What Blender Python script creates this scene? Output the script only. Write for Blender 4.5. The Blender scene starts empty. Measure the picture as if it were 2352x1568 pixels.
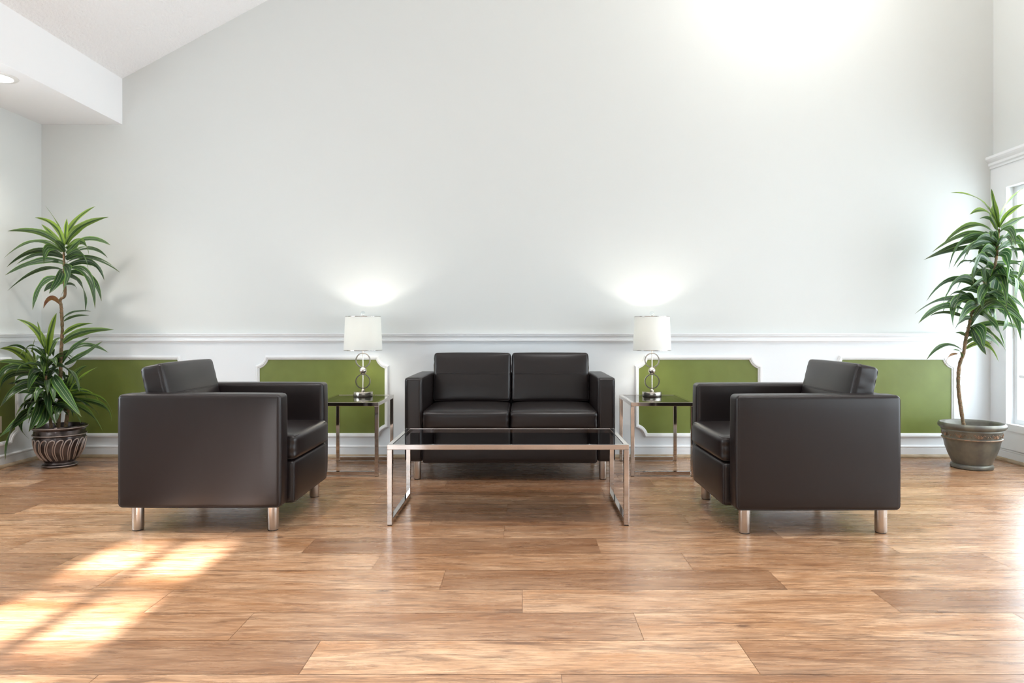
import bpy, bmesh, math, random
from mathutils import Vector, Matrix
S = bpy.context.scene
COL = S.collection
PI = math.pi

# ------------------------------------------------------------------ camera, world, sun, exposure
F, CX, CY, H = 1600.0, 1200.0, 757.0, 0.97       # focal (px), vanishing point, eye height
cam_d = bpy.data.cameras.new('camera'); cam = bpy.data.objects.new('camera', cam_d); COL.objects.link(cam)
cam.location = (0, 0, H); cam.rotation_euler = (PI/2, 0, 0)
cam_d.sensor_width = 36; cam_d.lens = F/2352*36
cam_d.shift_x = (1176-CX)/2352; cam_d.shift_y = (CY-784)/2352
cam_d.clip_start = .05
S.camera = cam
S.view_settings.view_transform = 'Standard'; S.view_settings.look = 'None'
S.view_settings.gamma = 1; S.view_settings.use_curve_mapping = False
S.view_settings.exposure = 0.66
SKY = 5.5
w = bpy.data.worlds.new('world'); S.world = w; w.use_nodes = True
w.node_tree.nodes['Background'].inputs[0].default_value = (.84, .93, 1, 1)
w.node_tree.nodes['Background'].inputs[1].default_value = SKY
sd = bpy.data.lights.new('sun', 'SUN'); so = bpy.data.objects.new('sun', sd); COL.objects.link(so)
sd.energy = 36; sd.angle = math.radians(1.2); sd.color = (1, .97, 1)
so.rotation_euler = (math.radians(90-22.5), 0, 0)   # shines towards +Y, down
so.location = (-1.6, -6, 5)

# room measures
XL, XR, YB, YF = -3.667, 3.59, 5.31, -2.0
SX, SZ0, SZ1 = -3.05, 2.534, 2.872               # soffit edge, underside, top
PKX = 1.9; SL = .542
PKZ = SZ1+SL*(PKX-SX); RZ = PKZ-SL*(XR-PKX)

def px(x, y, Y):                                  # point at distance Y seen at x, y
    return Vector(((x-CX)/F*Y, Y, H-(y-CY)/F*Y))

# ------------------------------------------------------------------ materials
def lin(c):
    return tuple(((v/255)/12.92 if v/255 <= .04045 else ((v/255+.055)/1.055)**2.4) for v in c)+(1,)
def mat(name, rgb, rough=.5, metal=0, bump=None, spec=.5, var=None):
    m = bpy.data.materials.new(name); m.use_nodes = True
    nt = m.node_tree; b = nt.nodes['Principled BSDF']
    b.inputs['Base Color'].default_value = lin(rgb)
    b.inputs['Roughness'].default_value = rough; b.inputs['Metallic'].default_value = metal
    b.inputs['Specular IOR Level'].default_value = spec
    tc = nt.nodes.new('ShaderNodeTexCoord')
    if bump:
        scale, strength, dist = bump
        n = nt.nodes.new('ShaderNodeTexNoise'); n.inputs['Scale'].default_value = scale; n.inputs['Detail'].default_value = 3
        nt.links.new(tc.outputs['Object'], n.inputs['Vector'])
        bp = nt.nodes.new('ShaderNodeBump'); bp.inputs['Strength'].default_value = strength; bp.inputs['Distance'].default_value = dist
        nt.links.new(n.outputs['Fac'], bp.inputs['Height']); nt.links.new(bp.outputs['Normal'], b.inputs['Normal'])
    if var:
        sc, rgb2 = var
        n = nt.nodes.new('ShaderNodeTexNoise'); n.inputs['Scale'].default_value = sc; n.inputs['Detail'].default_value = 5
        nt.links.new(tc.outputs['Object'], n.inputs['Vector'])
        r = nt.nodes.new('ShaderNodeValToRGB'); r.color_ramp.elements[0].position = .35; r.color_ramp.elements[1].position = .65
        r.color_ramp.elements[0].color = lin(rgb); r.color_ramp.elements[1].color = lin(rgb2)
        nt.links.new(n.outputs['Fac'], r.inputs['Fac']); nt.links.new(r.outputs['Color'], b.inputs['Base Color'])
    return m

def wall_mat():
    m = mat('wall_paint', (224, 222, 214), .6, bump=(260, .12, .002), spec=.3)
    nt = m.node_tree; b = nt.nodes['Principled BSDF']
    g = nt.nodes.new('ShaderNodeNewGeometry'); s = nt.nodes.new('ShaderNodeSeparateXYZ')
    c = nt.nodes.new('ShaderNodeMath'); c.operation = 'GREATER_THAN'; c.inputs[1].default_value = .905
    x = nt.nodes.new('ShaderNodeMix'); x.data_type = 'RGBA'
    nt.links.new(g.outputs['Position'], s.inputs[0]); nt.links.new(s.outputs['Z'], c.inputs[0]); nt.links.new(c.outputs[0], x.inputs[0])
    x.inputs[6].default_value = lin((236, 240, 243)); x.inputs[7].default_value = lin((220, 223, 221))
    nt.links.new(x.outputs[2], b.inputs['Base Color'])
    return m
M = {}
M['wall'] = wall_mat()
M['ceil'] = mat('textured_ceiling', (246, 247, 248), .8, bump=(55, .7, .012), spec=.2)
M['soffit'] = mat('soffit_paint', (248, 249, 251), .7, bump=(200, .1, .002), spec=.2)
M['trim'] = mat('white_trim', (238, 240, 242), .35)
M['shoe'] = mat('shoe_moulding_wood', (186, 165, 138), .45, var=(9, (160, 138, 108)))
M['green'] = mat('green_panel', (106, 116, 50), .5, bump=(300, .15, .001), var=(5, (114, 126, 58)))
M['leather'] = mat('espresso_leather', (26, 19, 19), .33, bump=(420, .10, .0012), spec=.48)
M['seam'] = mat('leather_seam', (40, 33, 34), .5)
M['steel'] = mat('brushed_steel', (205, 200, 194), .3, 1)
M['nickel'] = mat('brushed_nickel', (200, 194, 186), .24, 1)
M['chrome'] = mat('chrome', (205, 200, 196), .07, 1)
M['rubber'] = mat('rubber', (25, 25, 25), .6)
M['pewter'] = mat('aged_pewter', (58, 50, 50), .25, .6, var=(14, (100, 90, 88)), bump=(40, .2, .004))
M['pewter_hi'] = mat('polished_pewter', (190, 178, 172), .3, .7)
M['bronze'] = mat('patinated_bronze', (92, 90, 84), .4, .3, var=(10, (122, 120, 108)), bump=(60, .15, .003))
M['copper'] = mat('copper_relief', (176, 136, 110), .4, .5, var=(30, (120, 104, 84)))
M['soil'] = mat('potting_soil', (48, 38, 30), .95, bump=(80, 1, .02))
M['cane'] = mat('dracaena_cane', (138, 106, 78), .8, var=(60, (92, 86, 58)), bump=(120, .8, .01))
M['dry'] = mat('dried_leaf', (150, 112, 62), .7, var=(20, (104, 62, 40)))
M['plate'] = mat('ivory_plastic', (214, 204, 182), .4)
M['dark'] = mat('dark_slot', (30, 30, 30), .6)
M['porcelain'] = mat('white_enamel', (240, 240, 238), .35)

def emit(name, rgb, s):
    m = bpy.data.materials.new(name); m.use_nodes = True; nt = m.node_tree
    b = nt.nodes['Principled BSDF']; b.inputs['Emission Color'].default_value = lin(rgb); b.inputs['Emission Strength'].default_value = s
    b.inputs['Base Color'].default_value = lin(rgb)
    return m
M['bulb'] = emit('lit_bulb', (255, 240, 215), 12)
M['downlight'] = emit('lit_downlight', (255, 248, 236), 9)

def pane_mat(name, tint, ior, rough=0.0):
    m = bpy.data.materials.new(name); m.use_nodes = True; nt = m.node_tree; nt.nodes.clear()
    o = nt.nodes.new('ShaderNodeOutputMaterial'); mx = nt.nodes.new('ShaderNodeMixShader')
    t = nt.nodes.new('ShaderNodeBsdfTransparent'); t.inputs[0].default_value = tint
    g = nt.nodes.new('ShaderNodeBsdfGlossy'); g.inputs['Roughness'].default_value = rough; g.inputs[0].default_value = (.95, .95, .95, 1)
    f = nt.nodes.new('ShaderNodeFresnel'); f.inputs[0].default_value = ior
    ge = nt.nodes.new('ShaderNodeNewGeometry'); iv = nt.nodes.new('ShaderNodeMath'); iv.operation = 'SUBTRACT'; iv.inputs[0].default_value = 1
    nt.links.new(ge.outputs['Backfacing'], iv.inputs[1]); mu_ = nt.nodes.new('ShaderNodeMath'); mu_.operation = 'MULTIPLY'
    nt.links.new(f.outputs[0], mu_.inputs[0]); nt.links.new(iv.outputs[0], mu_.inputs[1])
    nt.links.new(mu_.outputs[0], mx.inputs[0]); nt.links.new(t.outputs[0], mx.inputs[1]); nt.links.new(g.outputs[0], mx.inputs[2])
    nt.links.new(mx.outputs[0], o.inputs[0]); return m
M['pane'] = pane_mat('window_glass', (.97, .98, .98, 1), 1.25)
M['smoke'] = pane_mat('smoked_glass', (.33, .33, .34, 1), 1.5)
M['crystal'] = pane_mat('crystal', (.92, .94, .95, 1), 1.6, .05)

def shade_mat():
    m = bpy.data.materials.new('linen_shade'); m.use_nodes = True; nt = m.node_tree; nt.nodes.clear()
    o = nt.nodes.new('ShaderNodeOutputMaterial'); mx = nt.nodes.new('ShaderNodeMixShader'); mx.inputs[0].default_value = .14
    d = nt.nodes.new('ShaderNodeBsdfDiffuse'); t = nt.nodes.new('ShaderNodeBsdfTranslucent')
    d.inputs[0].default_value = lin((238, 239, 236)); t.inputs[0].default_value = lin((232, 232, 226))
    tc = nt.nodes.new('ShaderNodeTexCoord'); n = nt.nodes.new('ShaderNodeTexNoise'); n.inputs['Scale'].default_value = 500
    bp = nt.nodes.new('ShaderNodeBump'); bp.inputs['Strength'].default_value = .2; bp.inputs['Distance'].default_value = .001
    nt.links.new(tc.outputs['Object'], n.inputs[0]); nt.links.new(n.outputs['Fac'], bp.inputs['Height']); nt.links.new(bp.outputs[0], d.inputs['Normal'])
    nt.links.new(d.outputs[0], mx.inputs[1]); nt.links.new(t.outputs[0], mx.inputs[2]); nt.links.new(mx.outputs[0], o.inputs[0]); return m
M['shade'] = shade_mat()

def leaf_mat():
    m = mat('dracaena_leaf', (50, 80, 40), .34, spec=.5); nt = m.node_tree; b = nt.nodes['Principled BSDF']
    uv = nt.nodes.new('ShaderNodeUVMap'); uv.uv_map = 'UVMap'; s = nt.nodes.new('ShaderNodeSeparateXYZ'); nt.links.new(uv.outputs[0], s.inputs[0])
    def ramp(stops):
        r = nt.nodes.new('ShaderNodeValToRGB'); e = r.color_ramp.elements
        e[0].position, e[0].color = stops[0][0], lin(stops[0][1]); e[1].position, e[1].color = stops[-1][0], lin(stops[-1][1])
        for p, c in stops[1:-1]:
            k = e.new(p); k.color = lin(c)
        nt.links.new(s.outputs['X'], r.inputs[0]); return r
    dk = (44, 72, 42); dk2 = (60, 94, 56); pale = (160, 176, 136); lime = (112, 148, 62)
    old = ramp([(0, lime), (.06, lime), (.11, dk2), (.30, dk), (.34, pale), (.37, dk), (.47, dk), (.5, dk2), (.63, dk), (.66, pale), (.70, dk), (.89, dk2), (.94, lime), (1, lime)])
    yl = (158, 186, 74); yd = (66, 96, 40)
    new = ramp([(0, yl), (.3, (140, 172, 62)), (.38, yd), (.60, yd), (.68, yl), (1, yl)])
    at = nt.nodes.new('ShaderNodeVertexColor'); at.layer_name = 'tone'; sc = nt.nodes.new('ShaderNodeSeparateColor'); nt.links.new(at.outputs[0], sc.inputs[0])
    mx = nt.nodes.new('ShaderNodeMix'); mx.data_type = 'RGBA'
    nt.links.new(sc.outputs[0], mx.inputs[0]); nt.links.new(old.outputs[0], mx.inputs[6]); nt.links.new(new.outputs[0], mx.inputs[7])
    hs = nt.nodes.new('ShaderNodeHueSaturation'); ma = nt.nodes.new('ShaderNodeMath'); ma.operation = 'MULTIPLY_ADD'
    ma.inputs[1].default_value = .55; ma.inputs[2].default_value = .72
    nt.links.new(sc.outputs[1], ma.inputs[0]); nt.links.new(ma.outputs[0], hs.inputs['Value']); nt.links.new(mx.outputs[2], hs.inputs['Color'])
    m2 = nt.nodes.new('ShaderNodeMix'); m2.data_type = 'RGBA'; m2.inputs[7].default_value = lin((142, 104, 62))
    nt.links.new(sc.outputs[2], m2.inputs[0]); nt.links.new(hs.outputs[0], m2.inputs[6]); nt.links.new(m2.outputs[2], b.inputs['Base Color'])
    tr = nt.nodes.new('ShaderNodeBsdfTranslucent'); nt.links.new(m2.outputs[2], tr.inputs[0])
    ms = nt.nodes.new('ShaderNodeMixShader'); ms.inputs[0].default_value = .22
    out = nt.nodes['Material Output']; nt.links.new(b.outputs[0], ms.inputs[1]); nt.links.new(tr.outputs[0], ms.inputs[2]); nt.links.new(ms.outputs[0], out.inputs[0])
    return m
M['leaf'] = leaf_mat()

def floor_mat():
    m = mat('oak_laminate', (190, 130, 90), .3, spec=.85); nt = m.node_tree; b = nt.nodes['Principled BSDF']; L = nt.links.new; N = nt.nodes.new
    uv = N('ShaderNodeUVMap'); uv.uv_map = 'UVMap'                 # metres, shifted per plank
    at = N('ShaderNodeVertexColor'); at.layer_name = 'plank'; sc = N('ShaderNodeSeparateColor'); L(at.outputs[0], sc.inputs[0])
    def mapped(sx, sy):
        mp = N('ShaderNodeMapping'); mp.inputs['Scale'].default_value = (sx, sy, 1); L(uv.outputs[0], mp.inputs[0]); return mp.outputs[0]
    def noise(v, scale, detail=6, rough=.6, dist=0):
        n = N('ShaderNodeTexNoise'); n.inputs['Scale'].default_value = scale; n.inputs['Detail'].default_value = detail
        n.inputs['Roughness'].default_value = rough; n.inputs['Distortion'].default_value = dist; L(v, n.inputs[0]); return n.outputs['Fac']
    def ramp(f, p0, c0, p1, c1):
        r = N('ShaderNodeValToRGB'); r.color_ramp.elements[0].position = p0; r.color_ramp.elements[0].color = c0
        r.color_ramp.elements[1].position = p1; r.color_ramp.elements[1].color = c1; L(f, r.inputs[0]); return r.outputs[0]
    def mix(f, a, c, mode='MIX'):
        x = N('ShaderNodeMix'); x.data_type = 'RGBA'; x.blend_type = mode
        if isinstance(f, float): x.inputs[0].default_value = f
        else: L(f, x.inputs[0])
        L(a, x.inputs[6]); L(c, x.inputs[7]); return x.outputs[2]
    def rgb(c):
        r = N('ShaderNodeRGB'); r.outputs[0].default_value = lin(c); return r.outputs[0]
    one, zero = (1, 1, 1, 1), (0, 0, 0, 1)
    cloud = ramp(noise(mapped(1.1, 5), 1.6, 6, .62, .8), .30, zero, .72, one)
    base = mix(cloud, rgb((190, 136, 90)), rgb((246, 208, 172)))
    tone = mix(sc.outputs[0], rgb((128, 104, 84)), rgb((255, 252, 248)))
    # per plank: 0 dark ... 1 light
    base = mix(.75, base, tone, 'MULTIPLY')
    fine = ramp(noise(mapped(3, 30), 3, 8, .72, .5), .38, one, .60, zero)
    fm = N('ShaderNodeMath'); fm.operation = 'MULTIPLY'; fm.inputs[1].default_value = .55; L(fine, fm.inputs[0])
    base = mix(fm.outputs[0], base, rgb((110, 70, 42)))
    dk = ramp(noise(mapped(1.5, 11), 2.3, 8, .72, 1.2), .50, zero, .68, one)   # dark streaks
    dm = N('ShaderNodeMath'); dm.operation = 'MULTIPLY'; dm.inputs[1].default_value = .72; L(dk, dm.inputs[0])
    base = mix(dm.outputs[0], base, rgb((84, 54, 36)))
    # wavy cathedral grain
    wv = N('ShaderNodeTexWave'); wv.wave_type = 'RINGS'; wv.inputs['Scale'].default_value = 3.2; wv.inputs['Distortion'].default_value = 7
    wv.inputs['Detail'].default_value = 4; wv.inputs['Detail Scale'].default_value = 1.6; L(mapped(1.0, 6.0), wv.inputs[0])
    wr = ramp(wv.outputs['Fac'], .0, one, .22, zero); gate = ramp(noise(mapped(1.2, 3), 1.4, 2), .5, zero, .62, one)
    wm = N('ShaderNodeMath'); wm.operation = 'MULTIPLY'; L(wr, wm.inputs[0]); L(gate, wm.inputs[1])
    wm2 = N('ShaderNodeMath'); wm2.operation = 'MULTIPLY'; wm2.inputs[1].default_value = .35; L(wm.outputs[0], wm2.inputs[0])
    base = mix(wm2.outputs[0], base, rgb((100, 62, 40)))
    # knots and worm marks
    vo = N('ShaderNodeTexVoronoi'); vo.inputs['Scale'].default_value = 2.4; L(mapped(1.0, 2.6), vo.inputs[0])
    kn = ramp(vo.outputs['Distance'], .035, one, .085, zero)
    km = N('ShaderNodeMath'); km.operation = 'MULTIPLY'; km.inputs[1].default_value = .7; L(kn, km.inputs[0])
    base = mix(km.outputs[0], base, rgb((72, 44, 30)))
    # seams: blue channel of plank colour is unused; seams are real grooves (geometry gaps)
    L(base, b.inputs['Base Color'])
    rr = N('ShaderNodeMapRange'); rr.inputs[3].default_value = .22; rr.inputs[4].default_value = .34; L(noise(mapped(1.5, 12), 2, 4), rr.inputs[0]); L(rr.outputs[0], b.inputs['Roughness'])
    bp = N('ShaderNodeBump'); bp.inputs['Strength'].default_value = .12; bp.inputs['Distance'].default_value = .002
    L(noise(mapped(2.2, 46), 3, 6, .7), bp.inputs['Height']); L(bp.outputs[0], b.inputs['Normal'])
    return m
M['floor'] = floor_mat()

# ------------------------------------------------------------------ mesh helpers
def obj(name, bm, m, parent=None, smooth=False, loc=None):
    bmesh.ops.recalc_face_normals(bm, faces=bm.faces)
    me = bpy.data.meshes.new(name); bm.to_mesh(me); bm.free()
    if isinstance(m, str): m = M[m]
    me.materials.append(m)
    if smooth:
        for p in me.polygons: p.use_smooth = True
        if smooth != 'all':
            try: me.set_sharp_from_angle(angle=math.radians(45))
            except Exception: pass
    o = bpy.data.objects.new(name, me); COL.objects.link(o)
    if parent: o.parent = parent
    if loc: o.location = loc
    return o
def thing(name, label, cat, loc=(0, 0, 0), rz=0, group=None):
    o = bpy.data.objects.new(name, None); COL.objects.link(o); o.empty_display_size = .1
    o.location = loc; o.rotation_euler = (0, 0, rz); o['label'] = label; o['category'] = cat
    if group: o['group'] = group
    return o
def struct(o, label, cat):
    o['kind'] = 'structure'; o['label'] = label; o['category'] = cat; return o
def dup(root, loc, rz, label):
    r = root.copy(); COL.objects.link(r); r.location = loc; r.rotation_euler = (0, 0, rz); r['label'] = label
    for ch in list(root.children):
        c = ch.copy(); COL.objects.link(c); c.parent = r
        for g in list(ch.children):
            d = g.copy(); COL.objects.link(d); d.parent = c
    return r
def B(bm, x0, x1, y0, y1, z0, z1, bev=0):
    r = bmesh.ops.create_cube(bm, size=1)['verts']
    for v in r: v.co = Vector(((x0+x1)/2+v.co.x*(x1-x0), (y0+y1)/2+v.co.y*(y1-y0), (z0+z1)/2+v.co.z*(z1-z0)))
    if bev:
        es = list({e for v in r for e in v.link_edges})
        bmesh.ops.bevel(bm, geom=es, offset=bev, segments=2, affect='EDGES', profile=.5)
def box(*a, **k):
    bm = bmesh.new(); B(bm, *a, **k); return bm
def prism(pts, axis, a0, a1, bm=None):
    bm = bm or bmesh.new(); rings = []
    for a in (a0, a1):
        ring = []
        for (u, v) in pts:
            ring.append(bm.verts.new({'y': (u, a, v), 'x': (a, u, v), 'z': (u, v, a)}[axis]))
        rings.append(ring)
    bm.faces.new(rings[0]); bm.faces.new(rings[1][::-1])
    n = len(pts)
    for i in range(n): bm.faces.new((rings[0][i], rings[0][(i+1) % n], rings[1][(i+1) % n], rings[1][i]))
    return bm
def tube(bm, pts, r, seg=8, closed=False, flat=None):
    pts = [Vector(p) for p in pts]; n = len(pts)
    rs = r if isinstance(r, (list, tuple)) else [r]*n
    prev = None; rings = []
    for i, p in enumerate(pts):
        if closed: t = pts[(i+1) % n]-pts[(i-1) % n]
        else: t = pts[min(i+1, n-1)]-pts[max(i-1, 0)]
        if t.length < 1e-9: t = Vector((0, 0, 1))
        t.normalize()
        if prev is None:
            a = Vector((0, 0, 1)) if abs(t.z) < .9 else Vector((1, 0, 0)); nrm = t.cross(a).normalized()
        else: nrm = (prev-t*prev.dot(t)).normalized()
        prev = nrm; bi = t.cross(nrm)
        rings.append([bm.verts.new(p+(nrm*math.cos(2*PI*k/seg)+bi*math.sin(2*PI*k/seg))*rs[i]) for k in range(seg)])
    for i in range(n if closed else n-1):
        A, C = rings[i], rings[(i+1) % n]
        for k in range(seg): bm.faces.new((A[k], A[(k+1) % seg], C[(k+1) % seg], C[k]))
    if not closed:
        bm.faces.new(rings[0][::-1]); bm.faces.new(rings[-1])
    return bm
def lathe(prof, seg=48, bm=None, cx=0, cy=0):
    bm = bm or bmesh.new(); rings = []
    for (r, z) in prof:
        if r < 1e-5: rings.append([bm.verts.new((cx, cy, z))])
        else: rings.append([bm.verts.new((cx+r*math.cos(2*PI*k/seg), cy+r*math.sin(2*PI*k/seg), z)) for k in range(seg)])
    for A, C in zip(rings, rings[1:]):
        for k in range(seg):
            f = [A[k % len(A)], A[(k+1) % len(A)], C[(k+1) % len(C)], C[k % len(C)]]
            f2 = []
            for v in f:
                if v not in f2: f2.append(v)
            if len(f2) > 2: bm.faces.new(f2)
    return bm
def rbox(hx, hy, hz, r, bulge=(0, 0, 0), n=10, wr=0, seed=0):
    """soft upholstered box, centred, with crowned faces"""
    bm = bmesh.new(); hs = (hx, hy, hz)
    def coords(h):
        i = h-r; c = [-h, -h+r*.3, -h+r*.65, -i]
        c += [-i+2*i*k/n for k in range(1, n)]
        return c+[i, h-r*.65, h-r*.3, h]
    rnd = random.Random(seed); ph = [rnd.uniform(0, 6) for _ in range(6)]
    def place(p):
        q = Vector([max(-h+r, min(h-r, v)) for v, h in zip(p, hs)]); d = p-q
        o = q+d.normalized()*r if d.length > 1e-9 else p.copy()
        u = [max(-1, min(1, o[k]/hs[k])) for k in range(3)]
        for k in range(3):
            if bulge[k]:
                a, c = (k+1) % 3, (k+2) % 3
                o[k] += bulge[k]*u[k]*(1-u[a]**4)*(1-u[c]**4)
        if wr:   # gentle creases near the ends
            e = max(0, abs(u[1])-.55)/.45
            s = math.sin(o.z*95+ph[0]+o.x*22)*math.sin(o.x*60+ph[1])+.6*math.sin(o.z*160+ph[2])
            f = wr*e*s
            o.y += f*.8*(1 if o.y > 0 else -1)*(1 if abs(u[1]) > .9 else .3); o.z += f*.25*(u[2])
            o.x += f*.3*u[0]
        return o
    for ax in range(3):
        a, c = (ax+1) % 3, (ax+2) % 3
        for s in (-1, 1):
            ca, cc = coords(hs[a]), coords(hs[c]); g = []
            for va in ca:
                row = []
                for vc in cc:
                    p = Vector((0, 0, 0)); p[ax] = s*hs[ax]; p[a] = va; p[c] = vc; row.append(bm.verts.new(place(p)))
                g.append(row)
            for i in range(len(ca)-1):
                for j in range(len(cc)-1): bm.faces.new((g[i][j], g[i+1][j], g[i+1][j+1], g[i][j+1]))
    bmesh.ops.remove_doubles(bm, verts=bm.verts, dist=1e-5)
    return bm
def edge_loop(bm, hx, hy, hz, r, axis, sgn, rad=.0024, out=.0004):
    """stitched edge running round one face of a soft box"""
    hs = [hx, hy, hz]; k = r*(1-.7071); a, c = (axis+1) % 3, (axis+2) % 3
    A, C = hs[a]-k+out, hs[c]-k+out; z = (hs[axis]-k+out)*sgn; pts = []; rr = r-k*.3
    for (sa, sc, t0) in ((1, 1, 0), (-1, 1, 90), (-1, -1, 180), (1, -1, 270)):
        for j in range(6):
            t = math.radians(t0+90*j/5); p = Vector((0, 0, 0)); p[axis] = z
            p[a] = sa*(A-rr)+rr*math.cos(t); p[c] = sc*(C-rr)+rr*math.sin(t); pts.append(p)
    tube(bm, pts, rad, 6, True); return bm

# ------------------------------------------------------------------ room shell
rnd = random.Random(7)
def build_floor():
    bm = bmesh.new(); uvl = bm.loops.layers.uv.new('UVMap'); cl = bm.loops.layers.color.new('plank')
    known = {-0: None}
    W_, L_ = .2125, 1.30; y0 = 1.962
    joints = {0: -.63, 1: -.92, 2: 0.0, 3: -.31, 4: -.61, 5: -.96}
    tones = {(0, -.63): .92, (0, -1.93): .38, (1, -.92): .62, (1, -2.22): .66, (1, .38): .85, (2, 0.0): .80, (2, 1.3): .45, (2, -1.3): .70,
             (3, -.31): .42, (3, .99): .85, (3, -1.61): .75, (4, -.61): .66, (4, -1.91): .78, (4, -3.21): .36, (4, .69): .70,
             (5, -.96): .22, (5, .34): .72, (5, -2.26): .70}
    g = .0011
    for row in range(-19, 16):
        ya = y0+row*W_; yb = ya+W_
        if yb <= YF-.02 or ya >= YB+.02: continue
        j0 = joints.get(row, rnd.uniform(-L_, 0))
        k = -4
        while j0+k*L_ < XR+.05:
            xa, xb = j0+k*L_, j0+(k+1)*L_; k += 1
            if xb < XL-.05: continue
            tone = None
            for (rw, xx), v in tones.items():
                if rw == row and abs(xx-xa) < .08: tone = v
            if tone is None: tone = rnd.choice([.35, .5, .6, .65, .7, .75, .8, .85, .9])
            ou, ov = rnd.uniform(0, 60), rnd.uniform(0, 60)
            x0, x1 = max(xa+g*.7, XL-.05), min(xb-g*.7, XR+.05); c0, c1 = max(ya+g, YF-.05), min(yb-g, YB+.05)
            if x1 <= x0 or c1 <= c0: continue
            vs = [bm.verts.new((x, y, 0)) for x, y in ((x0, c0), (x1, c0), (x1, c1), (x0, c1))]
            f = bm.faces.new(vs)
            for lp in f.loops: lp[uvl].uv = (lp.vert.co.x+ou, lp.vert.co.y+ov); lp[cl] = (tone, .5, .5, 1)
    # body of the floor, showing as dark grooves between planks
    vs = [bm.verts.new((x, y, -.0015)) for x, y in ((XL-.1, YF-.1), (XR+.1, YF-.1), (XR+.1, YB+.1), (XL-.1, YB+.1))]
    f = bm.faces.new(vs)
    for lp in f.loops: lp[uvl].uv = (lp.vert.co.x, lp.vert.co.y); lp[cl] = (.1, .5, .5, 1)
    ex = bmesh.ops.extrude_face_region(bm, geom=[f]); 
    for v in [e for e in ex['geom'] if isinstance(e, bmesh.types.BMVert)]: v.co.z = -.12
    bmesh.ops.recalc_face_normals(bm, faces=bm.faces)
    me = bpy.data.meshes.new('floor'); 
    for fc in bm.faces:
        if all(abs(v.co.z) < 1e-6 for v in fc.verts) and fc.normal.z < 0: fc.normal_flip()
    bm.to_mesh(me); bm.free(); me.materials.append(M['floor'])
    o = bpy.data.objects.new('floor', me); COL.objects.link(o)
    struct(o, 'warm brown oak laminate plank floor across the whole room', 'floor')
build_floor()

T = .14
struct(obj('wall_back', prism([(XL-T, 0), (XR+T, 0), (XR+T, RZ+.3), (PKX, PKZ+.3), (SX, SZ1+.3), (XL-T, SZ1+.3)], 'y', YB, YB+T), 'wall'),
       'tall off-white back wall behind the sofa', 'wall')
WZ0, WZ1 = .28, 2.02
def holed_wall(name, axis, plane, sgn, a0, a1, zt, holes, label):
    """wall of boxes round its window openings; holes = (b0, b1, z0, z1) along the wall"""
    bm = bmesh.new(); p0, p1 = (plane, plane+sgn*T) if sgn > 0 else (plane-T, plane)
    def bx(u0, u1, z0, z1):
        if u1-u0 < 1e-4 or z1-z0 < 1e-4: return
        if axis == 'y': B(bm, p0, p1, u0, u1, z0, z1)
        else: B(bm, u0, u1, p0, p1, z0, z1)
    cur = a0
    for (b0, b1, z0, z1) in sorted(holes):
        bx(cur, b0, 0, zt); bx(b0, b1, 0, z0); bx(b0, b1, z1, zt); cur = b1
    bx(cur, a1, 0, zt)
    return struct(obj(name, bm, 'wall'), label, 'wall')
RH = [(3.90, 5.13, WZ0, WZ1), (2.35, 3.58, WZ0, WZ1), (.80, 2.03, WZ0, WZ1), (-.75, .48, WZ0, WZ1)]
LH = [(2.1, 3.8, .5, 2.1)]
FH = [(-1.86, -1.27, .1, 2.20)]
holed_wall('wall_right', 'y', XR, 1, YF, YB, RZ+.2, RH, 'right wall holding the tall window')
holed_wall('wall_left', 'y', XL, -1, YF, YB, SZ1, LH, 'left wall beside the potted plant')
holed_wall('wall_front', 'x', YF, -1, XL-T, XR+T, PKZ+.3, FH, 'wall behind the camera')
# ceiling
bm = prism([(SX-.02, SZ1-.0), (PKX, PKZ), (XR+T, PKZ-SL*(XR+T-PKX)), (XR+T, PKZ-SL*(XR+T-PKX)+.14), (PKX, PKZ+.14), (SX-.02, SZ1+.14)], 'y', YF-T, YB)
struct(obj('ceiling', bm, 'ceil'), 'sloping white textured ceiling at upper left', 'ceiling')
struct(obj('ceiling_soffit', box(XL, SX, YF, YB, SZ0, SZ1+.12), 'soffit'), 'white dropped soffit along the left wall', 'soffit')

# mouldings ---------------------------------------------------------------
rail_p = [(0, .872), (.010, .872), (.012, .880), (.020, .884), (.020, .893), (.014, .896), (.014, .912), (.021, .916), (.026, .922), (.026, .930), (.034, .934), (.034, .942), (0, .942)]
base_p = [(0, .004), (.016, .004), (.016, .066), (.012, .072), (.018, .076), (.018, .084), (.008, .092), (0, .092)]
shoe_p = [(.0162, .001), (.034, .001), (.033, .010), (.028, .018), (.0162, .023)]
def run(prof, wall, a0, a1):
    if wall == 'back': return prism([(YB-d, z) for d, z in prof], 'x', a0, a1)
    if wall == 'left': return prism([(XL+d, z) for d, z in prof], 'y', a0, a1)
    if wall == 'right': return prism([(XR-d, z) for d, z in prof], 'y', a0, a1)
    if wall == 'front': return prism([(YF+d, z) for d, z in prof], 'x', a0, a1)
for wname, a0, a1 in (('back', XL, XR), ('left', YF, YB), ('right', YF, YB), ('front', XL, XR)):
    o = struct(obj('baseboard_'+wname, run(base_p, wname, a0, a1), 'trim'), 'white baseboard along the %s wall' % wname, 'baseboard')
    obj('shoe_moulding', run(shoe_p, wname, a0, a1), 'shoe', o)['label'] = 'tan wooden shoe moulding'
struct(obj('trim_1', run(rail_p, 'back', XL, XR), 'trim'), 'white chair rail running along the back wall', 'chair rail')
struct(obj('trim_2', run(rail_p, 'left', 4.45, YB), 'trim'), 'white chair rail on the left wall', 'chair rail')

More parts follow.
